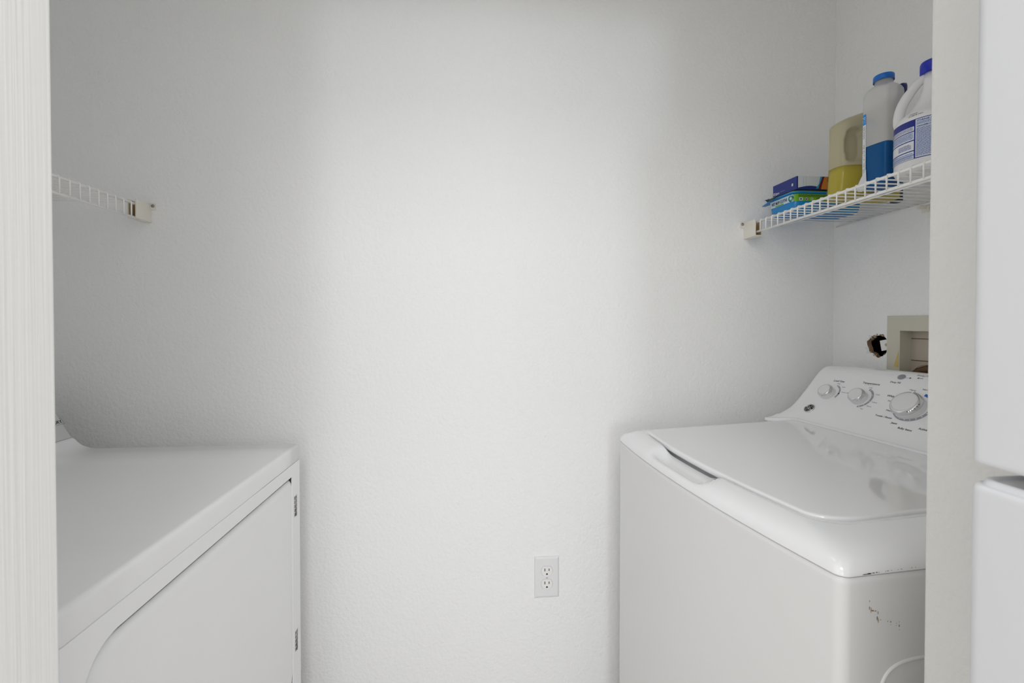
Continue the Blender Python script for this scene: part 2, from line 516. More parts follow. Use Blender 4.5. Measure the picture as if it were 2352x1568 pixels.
def bracket(x_face, sgn, zc, label):
    """moulded end bracket screwed to the back wall; sgn=+1 shelf lies to +x"""
    root = empty('shelf_bracket', (x_face, D, zc))
    t = 0.0028
    y0 = -0.057
    zb, zt = -0.026, 0.024
    W = 0.0225
    s = sgn
    prof = [(0, zt - 0.001), (0, zb + 0.001), (0.001, zb), (W - 0.001, zb), (W, zb + 0.001), (W, zt), (W - t, zt), (W - t, zb + t), (t, zb + t), (t, zt), (0.001, zt)]
    m = MB()
    m.loft([[Vector((s * x, y, z)) for x, z in prof] for y in (y0, -0.0005)], IVORY, True, True)
    for k in range(len(m.flat)): m.flat[k] = True
    m.build('body', root)
    lin = [(t + .0001, zt - 0.003), (t + .0001, zb + t + .0001), (W - t - .0001, zb + t + .0001), (W - t - .0001, zt - 0.003), (W - t - .0007, zt - 0.003), (W - t - .0007, zb + t + .0007), (t + .0007, zb + t + .0007), (t + .0007, zt - 0.003)]
    m = MB()
    m.loft([[Vector((s * x, y, z)) for x, z in lin] for y in (y0 + 0.0015, -0.001)], BROWNCORE, True, True)
    for k in range(len(m.flat)): m.flat[k] = True
    tag(m.build('channel_liner', root), 'yellowed inside of the bracket')
    m = MB()
    xa, xb = sorted((-s * 0.012, s * 0.036))
    m.box((xa, -0.0035, zt - 0.016), (xb, -0.0002, zt + 0.003), IVORY)
    m.build('wall_tab', root)
    q = MB()
    q.lathe([(0.0046, 0), (0.0046, 0.0006), (0.003, 0.002), (0.0001, 0.0022)], STEEL, 16, Matrix.Translation((-s * 0.006, -0.0035, zt - 0.005)) @ Matrix.Rotation(R(90), 4, 'X'), False, False)
    q.build('screw', root)
    tag(root, label, 'bracket')


bracket(0.8375, 1, 1.531, 'ivory plastic bracket holding the far end of the right wire shelf')
bracket(-0.8765, -1, 1.549, 'ivory plastic bracket holding the far end of the left wire shelf')

wc = MB()
wc.box((XR - 0.022, 1.045, ZR - 0.014), (XR - 0.0005, 1.053, ZR - 0.0058), IVORY)
wc.box((XR - 0.004, 1.040, ZR - 0.022), (XR - 0.0005, 1.058, ZR - 0.0058), IVORY)
tag(wc.build('shelf_clip', bevel=0.001), 'small white wall clip under the back edge of the right shelf', 'clip')

# ------------------------------------------------------------------ things on the right shelf
ZD = ZR + 0.0031         # deck surface


def face_map(O, U, V, N):
    O, U, V, N = Vector(O), Vector(U), Vector(V), Vector(N)
    return lambda u, v, h: O + U * u + V * v + N * h


# --- tub of wet mop cloths
TX, TY = 0.975, 1.220
tub = empty('wipes_tub', (TX, TY, ZD))
TRX, TRY = 0.105, 0.056
tl = []
for ins, z in ((0.022, 0), (0.012, 0.0015), (0.006, 0.007), (0.004, 0.014), (0.0, 0.050)):
    tl.append(sup(TRX - ins, TRY - ins, 9, 64, z))
MB().loft(tl, TUBBLUE).build('tub_body', tub)
ll = []
for ins, z in ((0.000, 0.050), (-0.005, 0.0505), (-0.006, 0.052), (-0.005, 0.0540), (0.0, 0.0550), (0.006, 0.0555), (0.008, 0.0556)):
    ll.append(sup(TRX - ins, TRY - ins, 10, 64, z))
lo = MB().loft(ll, TUBBLUE).build('lid', tub)
MB().loft([sup(TRX - q, TRY - q, 10, 64, z) for q, z in ((0.006, 0.0556), (0.006, 0.0590), (0.0075, 0.0598))], LIME).build('lid_label', tub)


def tubwall(u, v, h):
    # u: metres along the wall starting at the near front corner, + to the right (along +x), - to the far side
    z = v; e = 9
    ins = 0.004 * (1 - (z - 0.014) / 0.036)
    rx, ry = TRX - ins + h, TRY - ins + h
    if u < 0:
        x = -rx; y = -ry - u; c, s_ = x, y
    else:
        x = -rx + u; y = -ry; c, s_ = x, y
    r = (abs(c / rx) ** e + abs(s_ / ry) ** e) ** (-1 / e)
    return Vector((c * r, s_ * r, z))


dt = Decal(tubwall)
dt.rect(-0.101, 0.0295, -0.006, 0.0485, TUBLABEL, 0.0003, 24, 1)
dt.rect(-0.006, 0.0295, 0.19, 0.0485, GREEN, 0.0003, 40, 1)
dt.rect(-0.076, 0.0300, -0.042, 0.0332, GREEN, 0.0005, 6, 1)
dt.text('WET MOP CLOTHS', 0.0108, -0.0925, 0.0355, INK, 0.0006, bold=0.03, xscale=0.70)
dt.disc(-0.0135, 0.0385, 0.0088, DKGREEN, 0.0005); dt.disc(-0.0135, 0.0385, 0.0068, TEAL, 0.0007); dt.disc(-0.0135, 0.0385, 0.0035, TUBLABEL, 0.0008)
dt.lines(0.012, 0.15, 0.0475, 0.040, 0.0023, INK, 0.0005, 3, 0.45)
dt.lines(0.065, 0.15, 0.040, 0.0325, 0.0023, INK, 0.0005, 5, 0.45)
dt.rect(0.014, 0.0308, 0.025, 0.0388, TUBLABEL, 0.0005); dt.rect(0.0175, 0.0325, 0.0215, 0.0370, INK, 0.0007)
dt.disc(0.036, 0.0350, 0.0050, TUBLABEL, 0.0005); dt.ring(0.036, 0.0350, 0.0038, 0.0048, 0, 360, MAROON, 0.0007); dt.rect(0.0338, 0.0332, 0.0382, 0.0362, INK, 0.0007)
dt.ring(0.052, 0.0352, 0.0034, 0.0042, 0, 360, TUBLABEL, 0.0005); dt.rect(0.0507, 0.0335, 0.0533, 0.0365, TUBLABEL, 0.0006)
dt.build('side_label', tub)
# crumpled film flap hanging over the far front corner of the lid
fl = MB()
rnd = random.Random(11)
g = []
for i in range(7):
    for j in range(4):
        g.append((-0.112 - 0.003 * j + rnd.uniform(-.002, .002), 0.000 + 0.008 * i + rnd.uniform(-.001, .001), 0.058 - 0.0035 * j * (1 if 0 < i < 5 else 0.3) + rnd.uniform(-.001, .001)))
fl.add(g, [(i * 4 + j, i * 4 + j + 1, (i + 1) * 4 + j + 1, (i + 1) * 4 + j) for i in range(5) for j in range(3)], DKGREEN, True)
fl.add(g, [(i * 4 + j, i * 4 + j + 1, (i + 1) * 4 + j + 1, (i + 1) * 4 + j) for i in range(5, 6) for j in range(3)], TUBBLUE, True)
so = fl.build('film_flap', tub)
sm = so.modifiers.new('s', 'SOLIDIFY'); sm.thickness = 0.0004
# pull tab of the lid pointing to the back wall
pt = MB()
pt.loft([[Vector((-0.106, 0.050, 0.050)), Vector((-0.08, 0.060, 0.050)), Vector((-0.092, 0.083, 0.047)), Vector((-0.103, 0.083, 0.047))],
         [Vector((-0.106, 0.050, 0.0535)), Vector((-0.08, 0.060, 0.0535)), Vector((-0.092, 0.083, 0.049)), Vector((-0.103, 0.083, 0.049))]], TUBBLUE)
pt.build('pull_tab', tub, bevel=0.0008)
tag(tub, 'blue plastic tub of wet mop cloths lying on the right wire shelf', 'tub')

# --- dark blue carton on the tub
cb = empty('carton', (0.9645, 1.2085, ZD + 0.0600))
cx0, cx1, cy0, cy1, ch = -0.09, 0.105, -0.0485, 0.0485, 0.0345
MB().box((cx0, cy0, 0), (cx1, cy1, ch), BOXBLUE).build('box_body', cb, bevel=0.0008)
dc = Decal(face_map((cx0, cy1, 0), (0, -1, 0), (0, 0, 1), (-1, 0, 0)))
dc.rect(0.003, 0.0055, 0.009, 0.0125, WHITEINK); dc.rect(0.0045, 0.007, 0.0075, 0.011, BOXBLUE, 0.0004)
dc.rect(0.0125, 0.0035, 0.015, 0.0115, WHITEINK)
dc.lines(0.017, 0.028, 0.011, 0.004, 0.0027, WHITEINK, None, 3, 0.45)
dc.lines(0.032, 0.050, 0.011, 0.008, 0.0022, GREYINK, None, 9, 0.4)
dc.build('end_print', cb)
dc2 = Decal(dc.f)
dc2.rect(0.078, 0.012, 0.0835, 0.0185, WHITEINK); dc2.rect(0.0797, 0.0138, 0.0817, 0.0165, BOXBLUE, 0.0004)
dc2.build('seal_mark', cb)
df = Decal(face_map((cx0, cy0, 0), (1, 0, 0), (0, 0, 1), (0, -1, 0)))
pic = [(0.004, ch), (0.004, 0.003)] + [(0.004 + 0.075 * k / 12, 0.003 + 0.006 * math.sin(math.pi * k / 12)) for k in range(1, 13)] + [(0.082, 0.006), (0.09, ch)]
df.poly(pic, [tuple(range(len(pic)))], CARTONW)
df.rect(0.019, 0.008, 0.0195, ch - 0.001, SKY, 0.0004); df.rect(0.026, 0.008, 0.0265, ch - 0.001, SKY, 0.0004)
df.poly([(0.055, 0.002), (0.065, 0.002), (0.077, ch), (0.068, ch), (0.064, 0.015)], [(0, 1, 2, 3, 4)], SKY, 0.0004)
df.poly([(0.0615, 0.0), (0.13, 0.0), (0.13, ch), (0.074, ch), (0.0665, 0.014)], [(0, 1, 2, 3, 4)], MAROON, 0.0005)
df.poly([(0.070, 0.0), (0.098, 0.0), (0.094, 0.012), (0.088, 0.022), (0.089, ch), (0.0795, ch), (0.0765, 0.024), (0.072, 0.010)], [tuple(range(8))], ORANGE, 0.0007)
df.poly([(0.093, ch), (0.13, ch), (0.13, 0.010), (0.112, 0.014), (0.097, 0.024)], [(0, 1, 2, 3, 4)], ORANGE, 0.0007)
df.build('front_print', cb)
tag(cb, 'dark blue carton with white and orange picture lying on top of the blue tub', 'box')

# --- yellow jug with side handle
YJ = empty('liquid_jug', (0.953, 1.046, ZD), R(-4))
JL, JR, JD = -0.066, 0.090, 0.034
def jug_loop(z, inset=0.0, e=3.4):
    wl = JL - 0.008 * max(0, 1 - z / 0.12) ** 1.5
    if z < 0.004: inset += 0.006 * (1 - z / 0.004) ** 2
    left = wl + inset; right = JR - inset
    return sup((right - left) / 2, JD - inset, e, 112, z, (left + right) / 2)
def jug_top(z, f):
    left = JL + f * 0.118; right = JR - f * 0.022
    ry = JD * (1 - f) + 0.017 * f
    return sup((right - left) / 2, ry, 3.4 * (1 - f) + 2 * f, 112, z, (left + right) / 2)
YLZ = 0.0770
def pinch(v):
    # the broad faces dip in where the hand grips the jug
    gx = (v.x + 0.033) / 0.0215; gz = (v.z - 0.126) / 0.042
    q = max(0.0, 1 - (abs(gx) ** 3.5 + abs(gz) ** 3.5)) 
    q = min(1.0, q * 2.2); q = q * q * (3 - 2 * q)
    return Vector((v.x, v.y * (1 - 0.62 * q), v.z))
low = [jug_loop(z) for z in (0, 0.0015, 0.004, 0.02, 0.04, 0.06, YLZ)]
zz = [YLZ + (0.180 - YLZ) * k / 26 for k in range(27)]
up = [[pinch(v) for v in jug_loop(z)] for z in zz]
for f, z in ((0.03, 0.1850), (0.09, 0.1900), (0.2, 0.1965), (0.35, 0.203), (0.52, 0.210), (0.72, 0.218), (0.90, 0.225), (1.0, 0.229), (1.0, 0.236)):
    up.append(jug_top(z, f))
jb = MB().loft(low, CLEARY, True, False)
jb.loft(up, FROSTY, False, True)
jb.build('jug_body', YJ)
ql = MB().loft([[Vector((q.x, q.y, z)) for q in jug_loop(max(z, 0.004), 0.0014)] for z in (0.0022, 0.012, 0.03, 0.045, 0.06, YLZ)], YELLIQ)
ql.build('yellow_liquid', YJ)
MB().lathe([(0.001, 0.226), (0.0185, 0.226), (0.019, 0.228), (0.019, 0.242), (0.017, 0.244), (0.001, 0.244)], CREAM, 32, Matrix.Translation((0.059, 0, 0)), False, False).build('cap', YJ)
tag(YJ, 'cloudy jug of yellow liquid standing behind the tub on the right shelf', 'jug')

# --- tall bottle with blue liquid
BB = empty('liquid_bottle', (0.928, 0.9565, ZD), R(11))
BB.scale = (0.865, 0.865, 1.0)
def bl(z, r, e): return sup(r, r, e, 64, z)
prof = [(0, .027, 5), (.0015, .0305, 5), (.005, .033, 5.5), (.02, .0335, 6), (.10, .0335, 6), (.165, .0335, 6), (.212, .0335, 6), (.2195, .0328, 5.5), (.2255, .0305, 4.5), (.2298, .0265, 3.3), (.2325, .0235, 2.6), (.2340, .0202, 2), (.2450, .0194, 2)]
BLZ = 0.0990
lowp = [q for q in prof if q[0] < BLZ] + [(BLZ, .0335, 6)]
upp = [(BLZ, .0335, 6)] + [q for q in prof if q[0] > BLZ]
bbm = MB().loft([bl(*q) for q in lowp], CLEARWALL, True, False)
bbm.loft([bl(*q) for q in upp], FROST, False, True)
bbm.build('bottle_body', BB)
MB().loft([bl(z, r - 0.0012, e) for z, r, e in ((.0022, .029, 5), (.006, .033, 5.5), (.02, .0335, 6), (.098, .0335, 6), (.099, .0335, 6))], BLUELIQ).build('blue_liquid', BB)
MB().lathe([(0.001, .2345), (.0205, .2345), (.0214, .2335), (.0221, .2315), (.0224, .2315), (.0224, .2425), (.0213, .2445), (.001, .2448)], CAPBLUE, 40, Matrix.Translation((0, 0, 0.0115)), False, False).build('cap', BB)
def bbmap(u, v, h):
    # u metres around the wall from the middle of the aisle face towards the far side
    r0 = 0.0335; a = 0; e = 6
    P = 0.0335
    if u < P: c, s_ = -P, u
    elif u < 3 * P: c, s_ = -P + (u - P), P
    else: c, s_ = P, P
    r = (abs(c / (r0)) ** e + abs(s_ / (r0)) ** e) ** (-1 / e)
    q = Vector((c * r, s_ * r, 0)); q *= (1 + h / 0.0335)
    return Vector((q.x, q.y, v))
db = Decal(bbmap)
db.rect(0.0190, 0.010, 0.09, 0.150, LBLPAPER, 0.0006, 24, 1)
db.rect(0.0190, 0.150, 0.09, 0.174, LBLCYAN, 0.0006, 24, 1)
db.lines(0.0200, 0.085, 0.170, 0.152, 0.0035, LBLPAPER, 0.0010, 3, 0.3)
db.lines(0.0200, 0.085, 0.148, 0.036, 0.0032, GREYINK, 0.0010, 4, 0.42)
for k, z in enumerate((0.012, 0.0145, 0.0163, 0.019, 0.0215, 0.0235, 0.026, 0.0285, 0.031)):
    db.rect(0.0203, z, 0.034, z + 0.0007 + 0.0005 * (k % 3), LBLNAVY, 0.0010, 8, 1)
db.build('label', BB)
fp = MB()
pts = [(-0.0345, 0.016, 0.010), (-0.036, 0.017, 0.048), (-0.0385, 0.028, 0.030), (-0.0395, 0.037, 0.013), (-0.039, 0.039, 0.007), (-0.038, 0.036, 0.0015), (-0.036, 0.028, -0.0005), (-0.0345, 0.018, 0.002)]
fp.add(pts, [tuple(range(8))], LBLPAPER, True)
po = fp.build('peeling_label_corner', BB); q = po.modifiers.new('s', 'SOLIDIFY'); q.thickness = 0.0004
tag(BB, 'tall clear bottle with blue liquid and bright blue cap on the right shelf', 'bottle')

# --- white bleach jug
WX, WY = 0.937, 0.853
WBJ = empty('bleach_bottle', (WX, WY, ZD))
V0 = Vector((WX, WY, 0)).normalized()
LEFT = Vector((-V0.y, V0.x, 0)); NEAR = -V0
pr = [(.001, .004), (.040, .003), (.050, .000), (.057, .003), (.0605, .010), (.0610, .020), (.0610, .104), (.0600, .111), (.056, .117), (.048, .124), (.040, .131), (.033, .140), (.0265, .150), (.0215, .162), (.0178, .175), (.0160, .188), (.0155, .208)]
MB().lathe(pr, BLEACHW, 64, None, False, True).build('bottle_body', WBJ)
hp = [(.012, .205), (.019, .198), (.030, .185), (.0415, .168), (.0495, .150), (.0530, .132), (.0528, .116), (.048, .102)]
MB().tube(smooth([LEFT * a + Vector((0, 0, z)) for a, z in hp], 5),
          [0.0065 + 0.0030 * min(1, k / 14) for k in range(len(hp) * 5 - 4)], BLEACHW, 16).build('handle', WBJ)
MB().lathe([(.001, .207), (.0205, .207), (.0212, .209), (.0212, .226), (.0198, .230), (.001, .2305)], CAPNAVY, 48, None, False, False).build('cap', WBJ)
RW = 0.0610
aN = math.atan2(NEAR.y, NEAR.x)
def blmap(u, v, h):
    a = aN + u / RW                     # u grows to the right as seen by a viewer facing the label
    return Vector(((RW + h) * math.cos(a), (RW + h) * math.sin(a), v + 0.0085))
dw = Decal(blmap)
uL, uM, uR = -0.092, -0.0270, 0.075
dw.rect(uL, 0.017, uR, 0.095, LBLNAVY, 0.0004, 60, 1)
dw.rect(uM + 0.0012, 0.0185, uR - 0.001, 0.0935, LBLWHITE, 0.0007, 36, 1)
dw.rect(uL, 0.0175, uM - 0.0012, 0.0245, LBLWHITE, 0.0007, 24, 1)
dw.rect(uL, 0.0257, uM - 0.0012, 0.0325, LBLWHITE, 0.0007, 24, 1)
dw.rect(uL, 0.0345, uM - 0.0012, 0.0530, LBLPAPER, 0.0007, 24, 1)
dw.rect(uL, 0.0550, uM - 0.0012, 0.0710, LBLWHITE, 0.0007, 24, 1)
dw.rect(uL, 0.0727, uM - 0.0012, 0.0815, LBLPAPER, 0.0007, 24, 1)
dw.lines(uL, uM - 0.003, 0.0243, 0.018, 0.0017, LBLBLUE, 0.0010, 21)
dw.lines(uL, uM - 0.003, 0.0322, 0.026, 0.0017, LBLBLUE, 0.0010, 22)
dw.lines(-0.060, uM - 0.006, 0.0490, 0.0370, 0.0021, LBLBLUE, 0.0010, 23)
dw.lines(uL, uM - 0.003, 0.0705, 0.0556, 0.0019, LBLBLUE, 0.0010, 24)
dw.lines(uL, uM - 0.003, 0.0812, 0.073, 0.0021, LBLBLUE, 0.0010, 25)
dw.text('STORAGE AND DISPOSAL', 0.0044, uM + 0.003, 0.0885, LBLNAVY, 0.0011, bold=0.03)
dw.text('DANGER:', 0.0040, uM + 0.003, 0.0775, LBLNAVY, 0.0011, bold=0.03)
dw.lines(uM + 0.0025, uR - 0.003, 0.0880, 0.0815, 0.0018, LBLBLUE, 0.0010, 31)
dw.lines(uM + 0.018, uR - 0.003, 0.0815, 0.0770, 0.0018, LBLBLUE, 0.0010, 32)
dw.lines(uM + 0.0025, uR - 0.003, 0.0765, 0.0205, 0.0018, LBLBLUE, 0.0010, 33)
dw.build('label', WBJ)
def shmap(u, v, h):
    rr = 0.0610
    for (r0, z0), (r1, z1) in zip(pr, pr[1:]):
        if z0 <= v <= z1 and z1 > z0: rr = r0 + (r1 - r0) * (v - z0) / (z1 - z0); break
    a = aN + u / RW
    return Vector(((rr + h) * math.cos(a), (rr + h) * math.sin(a), v))
dq = Decal(shmap)
dq.text('5512GA1', 0.0040, -0.040, 0.1155, INK, 0.0006); dq.text('06:28BTB 1453', 0.0040, -0.040, 0.1110, INK, 0.0006)
dq.build('printed_code', WBJ)
tag(WBJ, 'white bleach bottle with loop handle and royal blue cap on the right shelf', 'bottle')

# --- small dark bottle behind
SB = empty('small_bottle', (1.0600, 1.0540, ZD))
SR = 0.0130
MB().lathe([(.001, 0), (SR - .002, 0), (SR, .003), (SR, .222), (SR - .002, .234), (.009, .246), (.0065, .252), (.0065, .262)], DARKBOTTLE, 32, None, False, True).build('bottle_body', SB)
sc_ = MB()
OX, OY = 0.0063, -0.0064
sc_.loft([[v + Vector((OX * k, OY * k, 0)) for v in sup(r, r, 3, 24, z)] for r, z, k in ((.0066, .258, 0.3), (.0082, .264, 1), (.0088, .284, 1), (.0078, .290, 1), (.004, .292, 1))], CAPDARK)
sc_.build('cap', SB)
def smap(u, v, h): a = math.atan2(-1.054, -1.060) + u / SR; return Vector(((SR + h) * math.cos(a), (SR + h) * math.sin(a), v))
dz = Decal(smap)
rnd = random.Random(2)
for k in range(26):
    u = rnd.uniform(-.006, .018); v = rnd.uniform(.165, .222)
    dz.rect(u, v, u + rnd.uniform(.002, .006), v + rnd.uniform(.001, .004), rnd.choice([GREYINK, LBLBLUE, LBLPAPER, GREYINK]), 0.0004 + 0.00005 * k, 3, 1)
dz.build('label', SB)
tag(SB, 'dark slim bottle with navy cap half hidden behind the bleach bottle', 'bottle')


# ------------------------------------------------------------------ washer
WM = empty('washing_machine', (0.460, 0.524, 0), R(5.0))
WW, CD = 0.686, 0.660


def bow(y):
    t = max(0.0, min(1.0, y / WW))
    return -0.0245 * 4 * t * (1 - t)


def plan(ix, iy, rc, z, zfun=None, ib=None, n=60, cd=CD, bowk=1.0, iyf=None):
    """rounded-rectangle loop, bowed front; ix front inset, iy side inset"""
    iyf = iy if iyf is None else iyf
    x0, x1, y0, y1 = ix, cd - (ib if ib is not None else 0), iy, WW - iyf
    pts = []
    # front edge from near corner to far corner
    for k in range(n + 1):
        y = y0 + rc + (y1 - y0 - 2 * rc) * k / n
        pts.append((x0 + bow((y - y0) / (y1 - y0) * WW) * bowk, y))
    cfx = x0 + rc
    be = bow(rc / (y1 - y0) * WW) * bowk
    for k in range(1, 10):
        a = R(180 - 90 * k / 10); pts.append((cfx + rc * math.cos(a) + be * (1 - k / 10), y1 - rc + rc * math.sin(a)))
    for k in range(0, 21):
        pts.append((cfx + (x1 - 0.004 - cfx) * k / 20, y1))
    pts += [(x1, y1 - 0.004), (x1, y0 + 0.004)]
    for k in range(0, 21):
        pts.append((x1 - 0.004 + (cfx - x1 + 0.004) * k / 20, y0))
    for k in range(1, 10):
        a = R(270 - 90 * k / 10); pts.append((cfx + rc * math.cos(a) + be * k / 10, y0 + rc + rc * math.sin(a)))
    return [Vector((x, y, (zfun(x, y) if zfun else z))) for x, y in pts]


cabm = MB()
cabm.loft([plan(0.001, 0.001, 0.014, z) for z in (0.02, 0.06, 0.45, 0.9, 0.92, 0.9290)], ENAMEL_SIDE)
cab = cabm.build('cabinet', WM)
emb = MB()
ep = [(0.055, 0.70), (0.056, 0.76), (0.059, 0.780), (0.0645, 0.794), (0.073, 0.804), (0.085, 0.810), (0.100, 0.813), (0.13, 0.8145), (0.30, 0.8145), (0.45, 0.8145), (0.50, 0.80), (0.51, 0.77), (0.51, 0.6)]
eps = smooth([Vector((x, 0, z)) for x, z in ep], 6)
lps = []
for i, p in enumerate(eps):
    t = (eps[min(i + 1, len(eps) - 1)] - eps[max(i - 1, 0)]).normalized(); nn = Vector((-t.z, 0, t.x))
    lps.append([p + nn * 0.0032 + Vector((0, 0.002, 0)), p + nn * 0.0018 + Vector((0, -0.0002, 0)), p + Vector((0, -0.0012, 0)), p - nn * 0.0018 + Vector((0, -0.0002, 0)), p - nn * 0.0032 + Vector((0, 0.002, 0))])
emb.loft(lps, ENAMEL_SIDE, False, False, False)
emb.build('side_embossing', cab)


def ztop(x, y): return 0.9625 + 0.024 * max(0.0, x)


def scoop(x, y):
    s_ = 1 / (1 + math.exp(-(y - 0.292) / 0.006)) * 1 / (1 + math.exp((y - 0.478) / 0.007))
    d = (x - bow(y))
    t = min(1.0, max(0.0, (d - 0.003) / 0.028))
    t = t * t * (3 - 2 * t)
    return -0.025 * s_ * t


rimprof = [(0.012, 0.9303, 1.0), (0.0, 0.9303, 1.0), (0.0, 0.9312, 1.0), (0.0002, 0.9345, 1.0), (0.0030, 0.9420, 1.25), (0.0085, 0.9485, 1.35), (0.016, 0.9535, 1.4), (0.024, 0.9572, 1.42), (0.033, 0.9600, 1.45), (0.041, 0.9618, 1.48), (0.046, 0.9624, 1.5)]
cvl = []
for ins, z, ky in rimprof:
    rc = 0.014 + ins * 0.75 if ins < 0.012 or z > 0.931 else 0.014
    near = ins * ky
    lp = plan(ins, near, max(0.006, rc), z, None, 0.0 if z < 0.931 else 0.004, cd=0.672, iyf=ins * 1.1)
    for p in lp:
        p.z = p.z + (0.024 * max(0, p.x) * min(1, (z - 0.9303) / 0.025) if z > 0.931 else 0)
        if z > 0.936: p.z += scoop(p.x, p.y) 
    cvl.append(lp)
# groove around the lid
for ins, dz_, ny in ((0.0485, -0.004, 0.0725), (0.050, -0.016, 0.074), (0.066, -0.0225, 0.090)):
    lp = plan(ins, ny, 0.05, 0, None, 0.165, cd=0.672, iyf=0.055 + (ins - 0.0485))
    for p in lp:
        p.z = 0.9624 + dz_ + 0.024 * p.x + 0.35 * scoop(p.x, p.y)
    cvl.append(lp)
MB().loft(cvl, GLOSS, False, True).build('top_cover', WM)

# lid
LN, LF, LB = 0.0745, 0.630, 0.4965
def lid_loop(ins, dz_, rc):
    x0, x1, y0, y1 = 0.0510 + ins, LB - ins, LN + ins, LF - ins
    pts = []
    r0 = rc * 2.6
    n = 50
    for k in range(n + 1):
        y = y0 + r0 + (y1 - rc - y0 - r0) * k / n
        t = (y - y0) / (y1 - y0)
        pts.append((x0 + 0.85 * bow(t * WW), y))
    for k in range(1, 8):
        a = R(180 - 90 * k / 8); pts.append((x0 + rc + 0.85 * bow(WW * 0.97) + rc * math.cos(a), y1 - rc + rc * math.sin(a)))
    pts += [(x1 - 0.003, y1), (x1, y1 - 0.003), (x1, y0 + 0.003), (x1 - 0.003, y0)]
    bx0 = x0 + 0.85 * bow(r0 / (y1 - y0) * WW)
    R1x, R1y = (x0 + 0.070) - bx0, r0
    for k in range(0, 18):
        a = R(90 * k / 18)
        # superellipse-like near front corner
        pts.append((bx0 + R1x * (1 - math.sin(a) ** 0.95), y0 + R1y * (1 - math.cos(a) ** 0.95)))
    return [Vector((x, y, 0.9624 + dz_ + 0.024 * x)) for x, y in pts]
lid = [lid_loop(0.004, -0.0105, 0.016), lid_loop(0.0012, -0.0100, 0.018), lid_loop(0.0, -0.0075, 0.018), lid_loop(0.0, -0.0008, 0.018), lid_loop(0.0008, 0.0011, 0.018), lid_loop(0.0026, 0.0021, 0.018), lid_loop(0.0055, 0.0023, 0.017), lid_loop(0.010, 0.0022, 0.016)]
MB().loft(lid, GLOSS, True, True).build('lid', WM)

# control console: profile (x, z), swept across the width with rounded ends
cprof = [(0.4985, 0.968), (0.4985, 0.9775), (0.5005, 0.9800), (0.506, 0.9820), (0.516, 0.9900), (0.534, 1.0065), (0.567, 1.0385), (0.593, 1.0675), (0.613, 1.0915), (0.627, 1.1060), (0.640, 1.1150), (0.652, 1.1195), (0.663, 1.1205)]
CP = smooth([Vector((x, z)) for x, z in cprof], 5)
alt = [(0.448, 0.966), (0.449, 0.9730), (0.458, 0.9745), (0.474, 0.9778), (0.500, 0.9885)]
CP2 = smooth([Vector(q) for q in alt + cprof[5:]], 5)
back = [Vector((0.672, 1.118)), Vector((0.676, 1.110)), Vector((0.676, 0.95)), Vector((0.52, 0.95))]
full = CP + back
NY = 44
lps = []
def arch(y):
    t = (y / WW) * 2 - 1
    return 0.0075 * (1 - t * t)
for j in range(NY + 1):
    # denser near the ends for the rounding
    t = j / NY
    y = WW * (0.5 - 0.5 * math.cos(math.pi * t)) * 0.997 + 0.001
    e = min(y, WW - y)
    rr = 0.010
    sh = 0.0
    if e < rr: sh = rr - math.sqrt(max(0, rr * rr - (rr - e) ** 2))
    lp = []
    g_ = max(0.0, min(1.0, (y - 0.632) / 0.044)); g_ = g_ * g_ * (3 - 2 * g_)
    for i_, p in enumerate(full):
        x, z = p.x, p.y
        if i_ < len(CP): x, z = x + (CP2[i_].x - x) * g_, z + (CP2[i_].y - z) * g_
        k = max(0, min(1, (z - 0.975) / 0.145))
        z2 = z + arch(y) * k
        # inset along the face normal (towards +x, -z) at the ends
        if z > 0.985: x += sh * 0.65; z2 -= sh * 0.65
        lp.append(Vector((x, y, z2)))
    lps.append(lp)
con = MB().loft(lps, ENAMEL).build('control_panel', WM)
# panel coordinates: u runs to the right (towards -y), v is height z on the face
def face_pt(v):
    for a, b in zip(CP, CP[1:]):
        if a.y <= v <= b.y and b.y > a.y:
            t = (v - a.y) / (b.y - a.y)
            d = (b - a).normalized()
            return a.x + (b.x - a.x) * t, Vector((-d.y, 0, d.x))
    return CP[-1].x, Vector((-1, 0, 0))
def panel_map(yc, vc, k=0.72):
    """u to the right, v up along the slope; anchored at width yc, height vc"""
    def f(u, v, h):
        zz = vc + v * k
        x, n = face_pt(zz)
        y = yc - u
        a = arch(y) * max(0, min(1, (zz - 0.975) / 0.145))
        return Vector((x, y, zz + a)) + n * h
    return f
def frame_at(yc, vc):
    x, n = face_pt(vc)
    a = arch(yc) * max(0, min(1, (vc - 0.975) / 0.145))
    up = Vector((-n.z * -1, 0, 0))
    U = Vector((0, -1, 0)); V = n.cross(U) * -1
    V = U.cross(n) * -1
    if V.z < 0: V = -V
    M = Matrix((( U.x, V.x, n.x, x), (U.y, V.y, n.y, yc), (U.z, V.z, n.z, vc + a), (0, 0, 0, 1)))
    return M


K1 = (0.5935, 1.0500); K2 = (0.5010, 1.0500); K3 = (0.3780, 1.0520)


